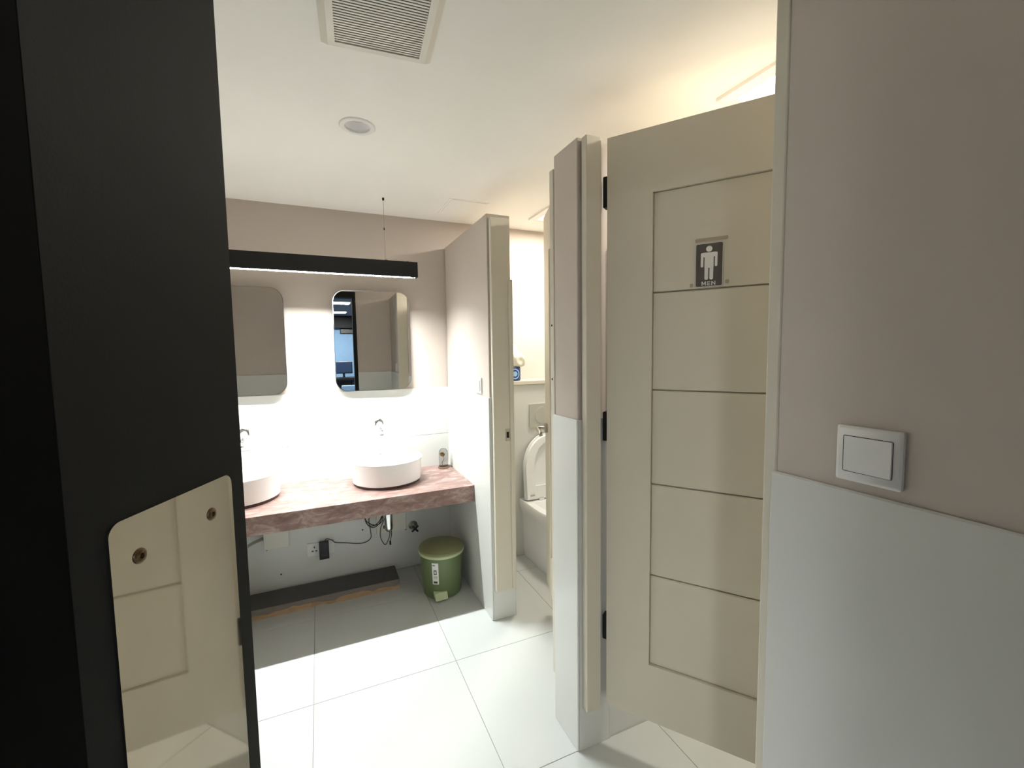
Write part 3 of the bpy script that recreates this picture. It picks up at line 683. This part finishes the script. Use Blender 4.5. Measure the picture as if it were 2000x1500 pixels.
# raised seat and lid: outlines stand up against the cistern wall
lidm = basis((0, -0.062, 0.398), (1, 0, 0), (0, 0.10, 0.995), (0, -0.995, 0.10))
def lid_out(w_, L): return [(p[0], -p[1]) for p in dshape(w_, L, 24, 0.9)]
prism('lid', lid_out(0.362, 0.42), -0.008, 0.012, lidm, M['ceramic'], to)
bm = bmesh.new(); o_ = lid_out(0.355, 0.412); i_ = [(p[0]*0.60, 0.085+(p[1])*0.68) for p in o_]
rg_ = []
for z, oo, ii in ((0.013, 1.0, 1.0), (0.03, 0.985, 1.05)):
    A = [bm.verts.new(lidm @ Vector((p[0]*oo, p[1]*oo, z))) for p in o_]; B = [bm.verts.new(lidm @ Vector((p[0]*ii, p[1], z))) for p in i_]
    rg_.append((A, B))
n = len(o_)
for k in range(n):
    k2 = (k+1) % n
    (A0, B0), (A1, B1) = rg_
    bm.faces.new((A0[k], A0[k2], A1[k2], A1[k])); bm.faces.new((B0[k], B0[k2], B1[k2], B1[k])); bm.faces.new((A1[k], A1[k2], B1[k2], B1[k])); bm.faces.new((A0[k], A0[k2], B0[k2], B0[k]))
o = link('seat', fin(bm, 'seat'), M['ceramic'], to); auto(o, 30)
for s in (-1, 1):
    box('seat_hinge', (s*0.075-0.02, -0.10, 0.392), (s*0.075+0.02, -0.05, 0.41), M['chrome'], to, 0.004)
    box('seat_buffer', (s*0.14-0.016, -0.098, 0.425), (s*0.14+0.016, -0.092, 0.435), M['satin'], to, 0.002, 1)

# tub and bag on the ledge
tb = thing('tissue_tub', 'blue round tub with a pale emblem on the ledge', 'tub', (1.172, 2.645, 1.172))
lathe('body', [(0, 0.0), (0.046, 0.0), (0.05, 0.006), (0.05, 0.085), (0.046, 0.09), (0, 0.09)], M['blue'], tb, 40)
a0 = math.radians(262)
for nm, r0, off, mt_ in (('emblem_ring', 0.034, 0.0006, 'lightblue'), ('emblem_field', 0.026, 0.0010, 'blue'), ('emblem_centre', 0.017, 0.0014, 'lightblue')):
    bm = bmesh.new(); c = None; vs_ = []
    for k in range(28):
        a = 2*math.pi*k/28; u, v_ = r0*math.cos(a), r0*math.sin(a); aa = a0+u/0.05
        vs_.append(bm.verts.new(((0.05+off)*math.cos(aa), (0.05+off)*math.sin(aa), 0.046+v_)))
    ce = bm.verts.new(((0.05+off)*math.cos(a0), (0.05+off)*math.sin(a0), 0.046))
    for k in range(28): bm.faces.new((ce, vs_[k], vs_[(k+1) % 28]))
    # subdivide the fan radially so it follows the curved wall
    bmesh.ops.subdivide_edges(bm, edges=[e for e in bm.edges if ce in e.verts], cuts=3)
    for v in bm.verts:
        rr = math.hypot(v.co.x, v.co.y); v.co.x *= (0.05+off)/rr; v.co.y *= (0.05+off)/rr
    link(nm, fin(bm, nm), M[mt_], tb)
bm = bmesh.new(); bmesh.ops.create_icosphere(bm, subdivisions=4, radius=1.0)
from mathutils import noise
for v in bm.verts:
    p = v.co.copy(); d = 1+0.16*noise.noise(p*2.1)+0.10*noise.noise(p*5+Vector((3, 1, 2)))
    x, y, z = p*d
    wv = 1.0-0.45*max(0, z); zz = max(z, -0.6)
    cr = 0.010*noise.noise(Vector((p.x*3, p.y*3, p.z*11)))
    v.co = Vector((x*0.070*wv-0.022*z, y*0.058*wv, zz*0.095))+v.normal*0+p*cr
o = link('plastic_bag', fin(bm, 'plastic_bag'), M['bag'], None, (1.180, 2.645, 1.3225), True)
tag(o, 'crumpled white plastic bag resting on the blue tub', 'bag')

# ------------------------------------------------------------------ lobby furniture seen in the mirror
vt = thing('air_vent', 'black air vent on the pale blue lobby wall in the mirror', 'vent', (0.46, -5.4, 1.88))
box('frame', (-0.16, 0.0, -0.06), (0.16, 0.03, 0.06), M['blackmetal'], vt, 0.004)
for k in range(3): box('slat', (-0.14, 0.028, -0.035+0.03*k), (0.14, 0.036, -0.027+0.03*k), M['satin'], vt, 0.001, 1)
dk = thing('lobby_desk', 'dark lobby desk reflected in the mirror', 'desk', (0.3, -3.7, 0))
box('top', (-0.5, -0.3, 0.86), (0.2, 0.3, 0.90), M['blackmetal'], dk, 0.003)
box('modesty_panel', (-0.48, -0.26, 0.05), (0.18, -0.24, 0.86), M['slate'], dk, 0.002)
for sx in (-0.47, 0.16):
    for sy in (-0.27, 0.24): box('leg', (sx-0.02, sy, 0.0), (sx+0.02, sy+0.04, 0.86), M['blackmetal'], dk, 0.002)
mo = thing('lobby_monitor', 'black monitor on the lobby desk reflected in the mirror', 'monitor', (0.30, -3.6, 0.90))
box('casing', (-0.16, -0.02, 0.08), (0.16, 0.02, 0.31), M['blackplastic'], mo, 0.008)
box('screen', (-0.145, 0.0195, 0.10), (0.145, 0.0215, 0.295), M['screen'], mo, 0.001, 1)
box('stand', (-0.02, -0.015, 0.006), (0.02, 0.01, 0.085), M['blackplastic'], mo, 0.002)
box('foot', (-0.09, -0.06, 0.0), (0.09, 0.06, 0.008), M['blackplastic'], mo, 0.002)
ch = thing('lobby_chair', 'pale blue chair in front of the lobby desk in the mirror', 'chair', (0.42, -3.05, 0))
box('seat', (-0.2, -0.2, 0.43), (0.2, 0.2, 0.48), M['lightblue'], ch, 0.015)
box('backrest', (-0.19, 0.17, 0.55), (0.19, 0.21, 0.80), M['lightblue'], ch, 0.015)
for sx in (-0.17, 0.17):
    for sy in (-0.17, 0.19): box('leg', (sx-0.012, sy-0.012, 0), (sx+0.012, sy+0.012, 0.56 if sy > 0 else 0.44), M['satin'], ch, 0.002, 1)
